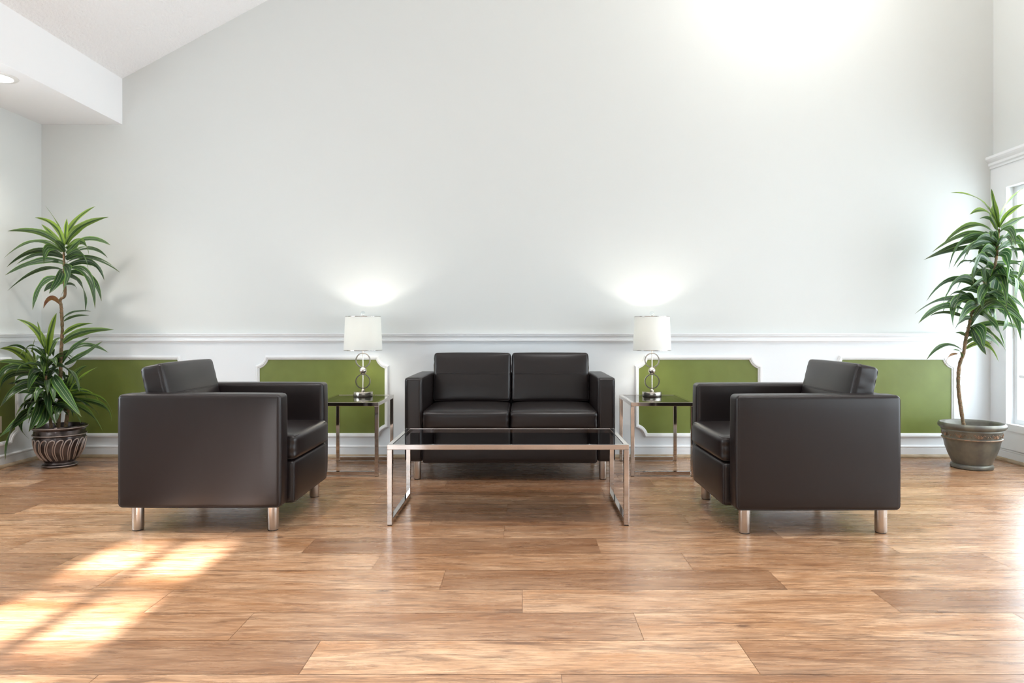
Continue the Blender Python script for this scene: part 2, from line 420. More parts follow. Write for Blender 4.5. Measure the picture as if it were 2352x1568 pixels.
def panel(idx, u0, u1, z0, z1, wall, label):
    """picture-frame moulding with scooped corners round a green field; u,z are the inner edges of the moulding"""
    R = .106; mo = .034; ta = math.degrees(math.acos(mo/R)); path = []
    tb = 90-ta
    cs = [((u0-mo, z0-mo), ta, tb), ((u1+mo, z0-mo), 90+ta, 90+tb), ((u1+mo, z1+mo), 180+ta, 180+tb), ((u0-mo, z1+mo), 270+ta, 270+tb)]
    for (cu, cz), t0, t1 in cs:
        for j in range(11):
            t = math.radians(t0+(t1-t0)*j/10); path.append(Vector((cu+R*math.cos(t), cz+R*math.sin(t))))
    n = len(path); prof = [(0, 0), (0, .007), (.005, .012), (.009, .012), (.012, .018), (.022, .020), (.028, .014), (.032, .006), (.034, 0)]
    def P(v, d):
        if wall == 'back': return (v.x, YB-d, v.y)
        return (XL+d, v.x, v.y)
    nrm = []
    for i in range(n):
        a = (path[i]-path[i-1]).normalized(); c = (path[(i+1) % n]-path[i]).normalized()
        n1 = Vector((a.y, -a.x)); n2 = Vector((c.y, -c.x)); m_ = (n1+n2); m_ = m_/max(.35, m_.dot(n1))
        nrm.append(m_)
    bm = bmesh.new(); rings = [[bm.verts.new(P(path[i]+nrm[i]*o, d)) for (o, d) in prof] for i in range(n)]
    for i in range(n):
        A, C = rings[i], rings[(i+1) % n]
        for k in range(len(prof)-1): bm.faces.new((A[k], A[k+1], C[k+1], C[k]))
    o = struct(obj('trim_%d' % idx, bm, 'trim'), label, 'wall panel')
    bm = bmesh.new(); f = bm.faces.new([bm.verts.new(P(p, .003)) for p in path])
    ex = bmesh.ops.extrude_face_region(bm, geom=[f])
    for v in [e for e in ex['geom'] if isinstance(e, bmesh.types.BMVert)]:
        if wall == 'back': v.co.y = YB-.0002
        else: v.co.x = XL+.0002
    bmesh.ops.triangulate(bm, faces=[f for f in bm.faces if len(f.verts) > 4])
    obj('panel_field', bm, 'green', o)['label'] = 'olive green panel field'
k = YB/F
for i, (a, c, lab) in enumerate(((157, 428, 'green wall panel behind the left potted plant'), (597, 884, 'green wall panel between left armchair and sofa'),
                                 (1467, 1740, 'green wall panel between sofa and right armchair'), (1914, 2184, 'green wall panel behind the right armchair'))):
    panel(3+i, (a-CX)*k, (c-CX)*k, .183, .741, 'back', lab)
panel(7, 4.62, 5.03, .183, .741, 'left', 'green wall panel on the left wall behind foliage')

# windows -----------------------------------------------------------------
def window(idx, axis, plane, sgn, b0, b1, z0, z1, cols, rows, label, portal=True, mw=.011):
    """sgn: +1 when outdoors lies on the plus side of the wall plane"""
    w_ = bpy.data.objects.new('window_%d' % idx, None); COL.objects.link(w_); struct(w_, label, 'window')
    mid = plane+sgn*.05
    def bx(bm, u0, u1, d0, d1, q0, q1):       # d measured outward from the room-side face
        p0, p1 = sorted((plane+sgn*d0, plane+sgn*d1))
        if axis == 'y': B(bm, p0, p1, u0, u1, q0, q1)
        else: B(bm, u0, u1, p0, p1, q0, q1)
    fr = bmesh.new(); t = .035
    for (u0, u1, q0, q1) in ((b0, b0+t, z0, z1), (b1-t, b1, z0, z1), (b0+t, b1-t, z0, z0+t), (b0+t, b1-t, z1-t, z1)):
        bx(fr, u0, u1, .03, .09, q0, q1)
    obj('window_frame', fr, 'trim', w_)
    cs = bmesh.new(); c = .05
    for (u0, u1, q0, q1) in ((b0-c, b0, z0-c, z1+c), (b1, b1+c, z0-c, z1+c), (b0, b1, z0-c, z0), (b0, b1, z1, z1+c)):
        bx(cs, u0, u1, -.030, .0, q0, q1)
    obj('casing', cs, 'trim', w_)
    mu = bmesh.new()
    for i in range(1, cols):
        u = b0+(b1-b0)*i/cols; bx(mu, u-mw, u+mw, .045, .075, z0+t, z1-t)
    for j in range(1, rows):
        q = z0+(z1-z0)*j/rows; bx(mu, b0+t, b1-t, .046, .074, q-mw, q+mw)
    obj('muntin_grid', mu, 'trim', w_)
    gl = bmesh.new(); bx(gl, b0+t*.5, b1-t*.5, .058, .062, z0+t*.5, z1-t*.5); obj('glass', gl, 'pane', w_)
    if portal:
        ld = bpy.data.lights.new('daylight_portal', 'AREA'); ld.shape = 'RECTANGLE'; ld.size = b1-b0; ld.size_y = z1-z0
        ld.cycles.is_portal = True; lo = bpy.data.objects.new('daylight_portal', ld); COL.objects.link(lo)
        d = plane+sgn*.11
        if axis == 'y':
            lo.location = (d, (b0+b1)/2, (z0+z1)/2); lo.rotation_euler = (PI/2, 0, PI/2 if sgn > 0 else -PI/2)
        else:
            lo.location = ((b0+b1)/2, d, (z0+z1)/2); lo.rotation_euler = (PI/2, 0, 0 if sgn > 0 else PI)
    return w_
n = 1
for h in RH:
    window(n, 'y', XR, 1, h[0], h[1], h[2], h[3], 3, 5, 'white framed window with small panes beside right plant' if n == 1 else 'white framed window further along the right wall'); n += 1
for h in LH: window(n, 'y', XL, -1, h[0], h[1], h[2], h[3], 4, 4, 'white framed window along the left wall nearer the camera'); n += 1
for h in FH: window(n, 'x', YF, -1, h[0], h[1], h[2], h[3], 2, 8, 'glazed opening in the wall behind the camera', True, .04); n += 1
# white boarding with a moulded head round the right-hand windows
bm = bmesh.new(); cur = YF+.05
for (b0, b1, z0, z1) in sorted(RH):
    B(bm, XR-.022, XR, cur, b0-.05, .092, 2.21); B(bm, XR-.022, XR, b0-.05, b1+.05, .092, z0-.05); B(bm, XR-.022, XR, b0-.05, b1+.05, z1+.05, 2.21); cur = b1+.05
B(bm, XR-.022, XR, cur, YB, .092, 2.21)
o = struct(obj('trim_8', bm, 'trim'), 'white boarding surrounding the right windows', 'trim')
struct(obj('trim_9', prism([(XR, 2.19), (XR-.03, 2.19), (XR-.03, 2.205), (XR-.04, 2.215), (XR-.04, 2.232), (XR-.055, 2.25), (XR-.062, 2.262), (XR-.062, 2.28), (XR, 2.28)], 'y', YF+.05, YB), 'trim'),
       'white crown moulding above the right windows', 'trim')

# ------------------------------------------------------------------ upholstered seats (front towards local +X)
def seat_unit(name, label, cat, L_, W_, nseat, loc, rz, legr, group=None):
    root = thing(name, label, cat, loc, rz, group); at = .115; z0 = .122; zt = .662; ia = W_/2-at
    hz = (zt-z0)/2; r = .02
    for s in (-1, 1):
        a = obj('arm', rbox(L_/2, at/2, hz, r, (.004, .004, .003), 10), 'leather', root, 'all', (0, s*(W_/2-at/2), z0+hz))
        bm = bmesh.new()
        for q in (-1, 1): edge_loop(bm, L_/2, at/2, hz, r, 1, q, .0018)
        obj('seam', bm, 'seam', a, 'all')
    bf = .07
    obj('back_frame', rbox(bf/2, ia+.002, hz-.004, .018, (.004, 0, .002)), 'leather', root, 'all', (-L_/2+bf/2, 0, z0+hz-.002))
    bx0, bx1 = -L_/2+bf, L_/2+.028
    zb = .325; hb = (zb-.116)/2
    sb = obj('seat_base', rbox((bx1-bx0)/2, ia-.003, hb, .018, (.006, 0, 0)), 'leather', root, 'all', ((bx0+bx1)/2, 0, .116+hb))
    bm = bmesh.new(); edge_loop(bm, (bx1-bx0)/2, ia-.003, hb, .018, 0, 1, .0018); obj('seam', bm, 'seam', sb, 'all')
    cw = (ia-.002)/nseat
    for i in range(nseat):
        yc = -ia+.002+cw*(2*i+1) if nseat > 1 else 0
        if nseat > 1: yc = -ia+ia/nseat*(2*i+1)
        hw = ia/nseat-.003
        cx0, cx1 = -L_/2+.16, L_/2+.033; hx = (cx1-cx0)/2; hc = .061
        c = obj('seat_cushion', rbox(hx, hw, hc, .024, (.012, .002, .016), 14, .0016, i+3), 'leather', root, 'all', ((cx0+cx1)/2, yc, .329+hc))
        bm = bmesh.new(); edge_loop(bm, hx, hw, hc, .024, 2, 1, .0024); edge_loop(bm, hx, hw, hc, .024, 2, -1, .002); obj('piping', bm, 'seam', c, 'all')
        # leaning back cushion
        th, hh, hw2 = .055, .178, ia/nseat-.004; lean = math.radians(13)
        bc = obj('back_cushion', rbox(th, hw2, hh, .022, (.015, .002, .004), 14, .0022, i+11), 'leather', root, 'all')
        bc.location = (-L_/2+.187-.055, yc, .617+.004); bc.rotation_euler = (0, -lean, 0)
        bm = bmesh.new(); edge_loop(bm, th, hw2, hh, .022, 0, 1, .0022); edge_loop(bm, th, hw2, hh, .022, 0, -1, .002)
        for zz in (.024, .018):
            pts = []
            for j in range(21):
                y = -hw2+.004+(2*hw2-.008)*j/20; u = y/hw2; pts.append((th+.015*(1-u**4)*(1-(zz/hh)**4)+.0006-max(0, abs(u)-.93)*.11, y, zz))
            tube(bm, pts, .0017, 6)
        obj('stitching', bm, 'seam', bc, 'all')
    for sx in (-1, 1):
        for sy in (-1, 1):
            x_, y_ = sx*(L_/2-.06), sy*(W_/2-.075)
            lg = obj('leg', lathe([(0, .004), (legr-.002, .004), (legr, .008), (legr, .119), (0, .119)], 32), 'steel', root, True, (x_, y_, 0)); lg['label'] = 'brushed steel leg'
            obj('foot_pad', lathe([(0, 0), (legr-.003, 0), (legr-.003, .0045), (0, .0045)], 24), 'rubber', lg, True)
    return root
G = 'pair of leather armchairs'
ch = seat_unit('armchair', 'dark brown leather armchair on the left, facing right beside the lush two-headed plant', 'armchair', .775, .82, 1, (-1.538, 3.306+.41, 0), 0, .0275)
# right-hand one is a turned copy
dup(ch, (1.385, 3.258+.41, 0), PI+math.radians(.6), 'dark brown leather armchair on the right, facing left near the bare-stemmed plant')
seat_unit('loveseat', 'dark brown leather two-seat sofa against the back wall', 'sofa', .71, 1.355, 2, (-.0805, 4.825, 0), -PI/2, .024)

# ------------------------------------------------------------------ chrome tables
def table(name, label, x0, x1, y0, y1, h, floor_rails, group=None):
    root = thing(name, label, 'table', ((x0+x1)/2, (y0+y1)/2, 0), 0, group); X, Y = (x1-x0)/2, (y1-y0)/2; t = .025; bv = .0018
    bm = bmesh.new()
    B(bm, -X, X, -Y, -Y+t, h-t, h, bv); B(bm, -X, X, Y-t, Y, h-t, h, bv); B(bm, -X, -X+t, -Y+t, Y-t, h-t, h, bv); B(bm, X-t, X, -Y+t, Y-t, h-t, h, bv)
    obj('top_frame', bm, 'chrome', root)
    for sx in (-1, 1):
        for sy in (-1, 1):
            xa, ya = sx*(X-t/2), sy*(Y-t/2)
            obj('leg', box(xa-t/2, xa+t/2, ya-t/2, ya+t/2, .004, h-t, bev=bv), 'chrome', root)
            obj('foot_pad', box(xa-t/2+.002, xa+t/2-.002, ya-t/2+.002, ya+t/2-.002, 0, .004), 'rubber', root)
    for s in (-1, 1):
        if floor_rails == 'x': bm = box(-X+t, X-t, s*(Y-t/2)-t/2, s*(Y-t/2)+t/2, .008, .033, bev=bv)
        else: bm = box(s*(X-t/2)-t/2, s*(X-t/2)+t/2, -Y+t, Y-t, .004, .029, bev=bv)
        obj('base_rail', bm, 'chrome', root)
    g = obj('glass_top', box(-X+t-.001, X-t+.001, -Y+t-.001, Y-t+.001, h-.009, h-.002), 'smoke', root); g['label'] = 'dark smoked glass top'
    return root
table('coffee_table', 'long low chrome coffee table with smoked glass in front of the sofa', -.671, .528, 3.449, 4.04, .401, 'y')
st = table('side_table', 'square chrome side table with dark glass left of the sofa', -1.376, -.953, 4.605, 5.165, .49, 'x')
dup(st, (.928, 4.885, 0), 0, 'square chrome side table with dark glass right of the sofa')

# ------------------------------------------------------------------ table lamps
def lamp(loc):
    root = thing('table_lamp', 'lit table lamp with ringed nickel stem on the side table left of the sofa', 'lamp', loc)
    b_ = obj('base', lathe([(0, 0), (.068, 0), (.07, .003), (.07, .029), (.068, .032), (.02, .033), (.012, .036), (0, .037)], 56), 'nickel', root, True)
    bm = lathe([(0, .035), (.013, .036), (.014, .042), (.009, .048), (.006, .052), (.004, .056), (.004, .33), (0, .33)], 20)
    obj('stem', bm, 'nickel', root, True)
    for zc in (.106, .259):
        bm = bmesh.new(); prof = [(-.0035, -.005), (.0035, -.005), (.0035, .005), (-.0035, .005)]; R_ = .051; rings = []
        for i in range(56):
            a = 2*PI*i/56; rings.append([bm.verts.new(((R_+o)*math.cos(a), d, zc+(R_+o)*math.sin(a))) for o, d in prof])
        for i in range(56):
            A, C = rings[i], rings[(i+1) % 56]
            for k_ in range(4): bm.faces.new((A[k_], A[(k_+1) % 4], C[(k_+1) % 4], C[k_]))
        obj('ring', bm, 'nickel', root, True)
    bm = bmesh.new(); bmesh.ops.create_uvsphere(bm, u_segments=32, v_segments=20, radius=.0265); bmesh.ops.translate(bm, verts=bm.verts, vec=(0, 0, .183))
    obj('ball', bm, 'nickel', root, 'all')
    zb, zt = .332, .576
    sh = obj('lamp_shade', lathe([(.1375, zb), (.1265, zt), (.125, zt), (.136, zb), (.1375, zb)], 64), 'shade', root, True)
    for z, r_ in ((zb, .1378), (zt, .1268)):
        obj('shade_band', lathe([(r_, z-.0025), (r_+.001, z), (r_, z+.0025), (r_-.004, z+.0025), (r_-.004, z-.0025), (r_, z-.0025)], 64), 'chrome', sh, True)
    bm = bmesh.new()
    for a in (0, 120, 240):
        tube(bm, [(.005*math.cos(math.radians(a)), .005*math.sin(math.radians(a)), zt-.012), (.126*math.cos(math.radians(a)), .126*math.sin(math.radians(a)), zt-.002)], .0014, 6)
    obj('shade_spider', bm, 'chrome', sh, True)
    obj('harp', tube(bmesh.new(), [(0, .02*0, .345)]+[(.045*math.sin(t_), 0, .35+.22*(1-math.cos(t_))/2) for t_ in [PI*i/16 for i in range(17)]]+[(0, 0, zt+.004)], .0016, 6), 'nickel', root, True)
    fz = zt+.016
    bm = lathe([(0, zt-.012), (.004, zt-.012), (.004, zt+.003), (.007, zt+.005), (.004, zt+.008), (0, zt+.009)], 16)
    obj('finial_stem', bm, 'nickel', root, True)
    bm = bmesh.new(); bmesh.ops.create_uvsphere(bm, u_segments=24, v_segments=16, radius=.017); bmesh.ops.translate(bm, verts=bm.verts, vec=(0, 0, fz+.008))
    obj('finial', bm, 'crystal', root, 'all')['label'] = 'clear crystal ball finial'
    bm = lathe([(0, .33), (.014, .33), (.014, .365), (.017, .38), (.028, .41), (.03, .43), (.024, .452), (.01, .462), (0, .463)], 24)
    obj('bulb', bm, 'bulb', root, 'all')
    return root
LY = 5.055; TZ = .4895
lamps = [lamp((-1.157, LY, TZ))]
lamps.append(dup(lamps[0], (.940, LY, TZ), 0, 'lit table lamp with ringed nickel stem on the side table right of the sofa'))
for l_ in lamps:
    for dz, e in ((.49, 2.7),):
        pd = bpy.data.lights.new('bulb_light', 'POINT'); pd.energy = e; pd.shadow_soft_size = .02; pd.color = (1, .96, .90)
        po = bpy.data.objects.new('bulb_light', pd); COL.objects.link(po); po.location = Vector(l_.location)+Vector((0, 0, dz))

# recessed downlight in the soffit and a pendant above the frame
dl = thing('recessed_light', 'round lit recessed downlight in the soffit at upper left', 'light', (-3.25, 4.31, SZ0))
obj('trim_ring', lathe([(.080, .0), (.084, -.008), (.108, -.005), (.112, 0), (.080, 0)], 48), 'porcelain', dl, True)
obj('diffuser', lathe([(0, -.003), (.07, -.0045), (.081, -.002)], 48), 'downlight', dl, True)
sp = bpy.data.lights.new('downlight_beam', 'SPOT'); sp.energy = 48; sp.spot_size = math.radians(130); sp.spot_blend = 1; sp.shadow_soft_size = .07; sp.color = (1, .95, .88)
spo = bpy.data.objects.new('downlight_beam', sp); COL.objects.link(spo); spo.location = (-3.25, 4.31, SZ0-.02)
PX_, PY_, PZ_ = 2.05, 4.5, 4.1
pn = thing('pendant_lamp', 'globe pendant hanging high near the back wall above the picture', 'lamp', (PX_, PY_, PZ_))
bm = bmesh.new(); bmesh.ops.create_uvsphere(bm, u_segments=32, v_segments=20, radius=.11)
obj('globe', bm, 'downlight', pn, 'all')
topz = PKZ-SL*(PX_-PKX)-PZ_
obj('cord', tube(bmesh.new(), [(0, 0, .10), (0, 0, topz-.03)], .004), 'dark', pn)
obj('canopy', lathe([(0, topz-.035), (.05, topz-.03), (.055, topz), (0, topz)], 24), 'porcelain', pn, True)
pd = bpy.data.lights.new('pendant_light', 'POINT'); pd.energy = 22; pd.shadow_soft_size = .12; pd.color = (1, .98, .93)
po = bpy.data.objects.new('pendant_light', pd); COL.objects.link(po); po.location = (PX_, PY_, PZ_-.26)

# unseen fill lamps added along the vault to brighten the floor
for (dx, dy) in ((-1.6, .6), (-1.6, 2.6), (.6, .6), (.6, 2.6), (2.6, .6), (2.6, 2.6)):
    zc = (SZ1+SL*(dx-SX) if dx < PKX else PKZ-SL*(dx-PKX)); 
    cl_ = thing('fill_downlight', 'added fill downlight in the sloping ceiling, %s, %s row' % (('left side', 'middle', 'right side')[round((dx+1.6)/2.1)], 'nearer' if dy < 1 else 'farther'), 'light', (dx, dy, zc-.06), 0, 'added fill lights in the sloping ceiling')
    obj('trim_ring', lathe([(.075, .0), (.085, -.01), (.108, -.006), (.108, .06), (.075, .06), (.075, 0)], 32), 'porcelain', cl_, True)
    obj('diffuser', lathe([(0, .004), (.06, .003), (.0745, .004)], 32), 'downlight', cl_, True)
    ld = bpy.data.lights.new('downlight_beam', 'SPOT'); ld.energy = 132; ld.spot_size = math.radians(95); ld.spot_blend = 1; ld.shadow_soft_size = .08; ld.color = (1, .985, .97)
    lo = bpy.data.objects.new('downlight_beam', ld); COL.objects.link(lo); lo.location = (dx, dy, zc-.08)

# socket on the left wall
pt = px(2, 982, 4.87)
ou = thing('wall_outlet', 'ivory electrical outlet on the left wall beside the green panel', 'outlet', (XL+.0005, 4.86, .305))
obj('cover_plate', box(0.0025, .008, -.036, .036, -.058, .058, bev=.002), 'plate', ou)
for dz in (-.022, .022): obj('socket', box(.008, .0095, -.017, .017, dz-.014, dz+.014, bev=.0005), 'plate', ou)

# ------------------------------------------------------------------ potted dracaenas
def leaf(bm, uvl, cl, P0, PV, P2, wd, young, rnd, dry=0, twist=None, ylim=None):
    P0, PV, P2 = Vector(P0), Vector(PV), Vector(P2)
    P1 = PV*2-(P0+P2)*.5; n = 12; prev = None; rows = []
    tw = twist if twist is not None else rnd.uniform(.6, 1.25)*rnd.choice((-1, 1)); g = rnd.random(); wav = rnd.uniform(0, 6)
    for i in range(n+1):
        t = i/n; p = P0*(1-t)**2+P1*2*t*(1-t)+P2*t*t; tg = (P1-P0)*2*(1-t)+(P2-P1)*2*t
        if tg.length < 1e-6: tg = Vector((0, 0, 1))
        tg.normalize(); side = tg.cross(Vector((0, 0, 1)))
        if side.length < .15: side = Vector((1, .2, 0)) if prev is None else prev.copy()
        side = (side-tg*side.dot(tg)).normalized()
        if prev is not None and side.dot(prev) < 0: side = -side
        if prev is not None: side = (side*.6+prev*.4).normalized()
        prev = side.copy()
        side = Matrix.Rotation(tw, 3, tg) @ side; nr = side.cross(tg).normalized()
        if nr.z < 0: nr = -nr
        prof = .42*(1-t)**3+min(1, (t*2.6)**.8)*(1-t**3.2)**.9 if t < 1 else 0
        prof = min(1, prof)*(1+.05*math.sin(t*16+wav)); hw = max(.0006, wd*.66*prof)
        row = []
        for u in (0, .25, .5, .75, 1):
            s = (u-.5)*2; q = p+side*(s*hw)+nr*(abs(s)*hw*.32+.12*hw*math.sin(t*13+wav+s*2))
            q.y = min(q.y, YB-.012); q.x = max(XL+.03, min(XR-.04, q.x))
            if ylim is not None: q.y = min(q.y, ylim)
            v = bm.verts.new(q); row.append((v, u, t))
        rows.append(row)
    for a, c in zip(rows, rows[1:]):
        for k_ in range(4):
            f = bm.faces.new((a[k_][0], a[k_+1][0], c[k_+1][0], c[k_][0])); vals = (a[k_], a[k_+1], c[k_+1], c[k_])
            for lp, (v, u, t) in zip(f.loops, vals):
                lp[uvl].uv = (u, t); lp[cl] = (young, g, max(dry, 0 if t < .93 else (t-.93)*8 if young < .5 else 0), 1)
def crown(name, parent, rows, zs, ox, oy, Y, seed, origin, depth=.0, extra=()):
    """rows: base xy, via xy, tip xy, width(m), young, depth of tip (m, + is away)"""
    rnd = random.Random(seed); bm = bmesh.new(); uvl = bm.loops.layers.uv.new('UVMap'); cl = bm.loops.layers.color.new('tone')
    for r in rows:
        bx_, by_, vx, vy, tx, ty, wd, yg = r[:8]
        dy = r[8] if len(r) > 8 else rnd.uniform(-.16, .14)
        def lim(x): 
            yl = 9
            if x < CX: yl = (abs(XL)-.05)*F/(CX-x)
            else: yl = (XR-.07)*F/(x-CX)
            return min(yl, YB-.03)
        X0, X1, X2 = ox+bx_/zs, ox+vx/zs, ox+tx/zs
        P0 = px(X0, oy+by_/zs, min(Y+depth, lim(X0))); PV = px(X1, oy+vy/zs, min(Y+depth+dy*.5, lim(X1))); P2 = px(X2, oy+ty/zs, min(Y+depth+dy, lim(X2)))
        leaf(bm, uvl, cl, P0, PV, P2, wd, yg, rnd)
    for (P0, n_, l0, l1, e0, e1, w0, yg) in extra:       # surrounding leaves: centre, count, lengths, elevation range
        for i in range(n_):
            az = 2*PI*(i+rnd.uniform(-.3, .3))/n_; el = math.radians(rnd.uniform(e0, e1)); ln = rnd.uniform(l0, l1)
            d = Vector((math.cos(az)*math.cos(el), math.sin(az)*math.cos(el), math.sin(el))); b0 = Vector(P0)+Vector((0, 0, rnd.uniform(-.05, .05)))
            hd = Vector((math.cos(az), math.sin(az), 0))
            leaf(bm, uvl, cl, b0, b0+d*ln*.5+Vector((0, 0, ln*.06)), b0+hd*ln*.78*math.cos(el*.7)+Vector((0, 0, ln*(math.sin(el)-.38))), w0*rnd.uniform(.8, 1.1), yg, rnd, twist=rnd.uniform(-.3, .3))
    o = obj(name, bm, 'leaf', parent, 'all'); o.matrix_parent_inverse = Matrix.Translation(-Vector(origin)); return o

# --- left plant ---
LP = Vector((-3.30, 4.97, 0)); LPY = 4.97
lp = thing('potted_dracaena', 'two-headed dracaena in a fluted pewter pot in the left corner', 'potted plant', LP)
prof = [(0, 0), (.118, 0), (.130, .004), (.132, .012), (.126, .020), (.112, .024), (.108, .032), (.125, .048), (.155, .080), (.178, .120), (.190, .165), (.193, .205), (.190, .218), (.194, .222),
        (.199, .226), (.199, .234), (.192, .240), (.190, .262), (.198, .268), (.206, .276), (.206, .286), (.198, .292), (.186, .290), (.182, .276), (.18, .25), (0, .25)]
pot = obj('pot', lathe(prof, 72), 'pewter', lp, True)
def pr(z, pf):
    for (r0, z0), (r1, z1) in zip(pf, pf[1:]):
        if z0 <= z <= z1 and z1 > z0: return r0+(r1-r0)*(z-z0)/(z1-z0)
    return pf[0][0]
outer = prof[6:12]
bm = bmesh.new(); NF = 20
for i in range(NF):
    c0 = 2*PI*i/NF; hw_ = 2*PI/NF*.36; pts = []
    def sp_(u, z):   # u: -1..1 across the flute, swung towards the foot
        sw = -.16*math.sin(PI*min(1, max(0, (z-.04)/.16)))*.9; a = c0+u*hw_+sw; r_ = pr(z, outer)+.002; return (r_*math.cos(a), r_*math.sin(a), z)
    for j in range(12): pts.append(sp_(-1, .052+(.182-.052)*j/11))
    for j in range(1, 8):
        t = PI*j/8; pts.append(sp_(-math.cos(t), .182+.020*math.sin(t)))
    for j in range(12): pts.append(sp_(1, .182-(.182-.052)*j/11))
    tube(bm, pts, .0046, 6)
obj('fluting', bm, 'pewter_hi', pot, 'all')['label'] = 'raised silvery arch fluting'
for z, r_ in ((.229, .2), (.012, .1325), (.281, .2065)):
    bm = tube(bmesh.new(), [(r_*math.cos(2*PI*i/64), r_*math.sin(2*PI*i/64), z) for i in range(64)], .003, 6, True)
    obj('rim_bead', bm, 'pewter_hi', pot, 'all')
so_ = obj('soil', lathe([(0, .262), (.10, .258), (.181, .254)], 40), 'soil', lp, True)
for o in (pot, so_): o.scale = (.83, .83, 1)
def rel(v, o): return Vector(v)-Vector(o)
def cane(parent, origin, pts, rads, seed=1):
    rnd = random.Random(seed); bm = bmesh.new(); P = [Vector(p) for p in pts]; fine = []; fr = []
    for i in range(len(P)-1):
        for j in range(8):
            t = j/8; a = P[max(0, i-1)]; b_ = P[i]; c = P[i+1]; d = P[min(len(P)-1, i+2)]
            q = ((b_*2)+(c-a)*t+(a*2-b_*5+c*4-d)*t*t+(b_*3-a-c*3+d)*t**3)*.5
            fine.append(rel(q, origin)); fr.append((rads[i]*(1-t)+rads[i+1]*t)*(1+rnd.uniform(-.12, .16)))
    fine.append(rel(P[-1], origin)); fr.append(rads[-1]); tube(bm, fine, fr, 10)
    for i in range(2, len(fine)-1, 2):      # leaf-scar nubs
        a = rnd.uniform(0, 6.28); d = Vector((math.cos(a), math.sin(a), .6)).normalized(); tube(bm, [fine[i], fine[i]+d*(fr[i]+.006)], [fr[i]*.6, .0012], 5)
    return obj('cane', bm, 'cane', parent, 'all')
q = lambda x, y, d=0: px(x, y, LPY+d)
cane(lp, LP, [q(134, 985), q(138, 900), q(140, 820), q(143, 760), q(141, 710), q(139, 688), q(149, 678), q(148, 640), q(147, 600), q(146, 562)], [.013, .012, .011, .0105, .010, .009, .009, .009, .008, .006], 3)
cane(lp, LP, [q(118, 985, -.05), q(112, 930, -.05), q(107, 890, -.05), q(106, 862, -.05)], [.012, .011, .009, .006], 4)
cane(lp, LP, [q(150, 985, .03), q(158, 930, .03), q(162, 900, .02)], [.012, .011, .008], 5)
W1 = .040
top = [(680,560,640,400,480,150,.030,1,.05),(670,570,570,365,370,275,.042,.95,-.05),(690,540,690,420,708,285,.035,1,-.06),(690,560,790,330,1010,155,.038,.95,0),
 (700,560,850,375,1150,268,.040,.7,-.08),(660,600,430,435,80,418,.036,.5,-.1),(690,600,940,505,1170,568,.038,.3,-.15),(700,600,860,530,940,665,.036,.6,-.2),
 (660,640,370,530,40,705,.034,.35,-.1),(660,680,370,630,70,800,.032,.2,.02),(650,640,500,600,465,765,.040,.25,-.22),(670,700,420,665,175,770,.030,.1,.08),
 (690,760,400,740,55,885,.038,.1,-.12),(660,830,400,835,80,1050,.022,.2,.1),(690,700,930,600,1140,700,.032,.15,.1),(700,760,960,700,1270,855,.034,.15,-.05),
 (710,690,850,650,935,830,.038,.2,-.2),(720,790,960,750,1105,940,.036,.1,0),(680,780,735,880,640,1115,.048,.05,-.26),(650,830,620,930,520,1080,.046,.0,-.22),
 (700,830,920,870,1008,1240,.040,.05,-.1),(700,880,860,1000,900,1270,.048,.05,-.2),(700,860,950,900,1075,1160,.034,.05,.08),(660,930,460,970,345,1250,.042,.05,-.08),
 (670,960,540,990,465,1060,.034,.1,.12),(690,980,770,985,815,1030,.020,.2,.1),(690,640,640,560,580,520,.034,.3,-.2),(700,650,790,560,860,500,.036,.5,-.12),
 (680,700,560,640,450,720,.034,.1,.14),(700,720,840,690,960,790,.03,.1,.15),(680,600,560,460,440,345,.03,.8,.1)]
o = crown('foliage', lp, top, 4.612, 0, 440, LPY, 21, LP)
o['label'] = 'upper head of arching striped leaves'
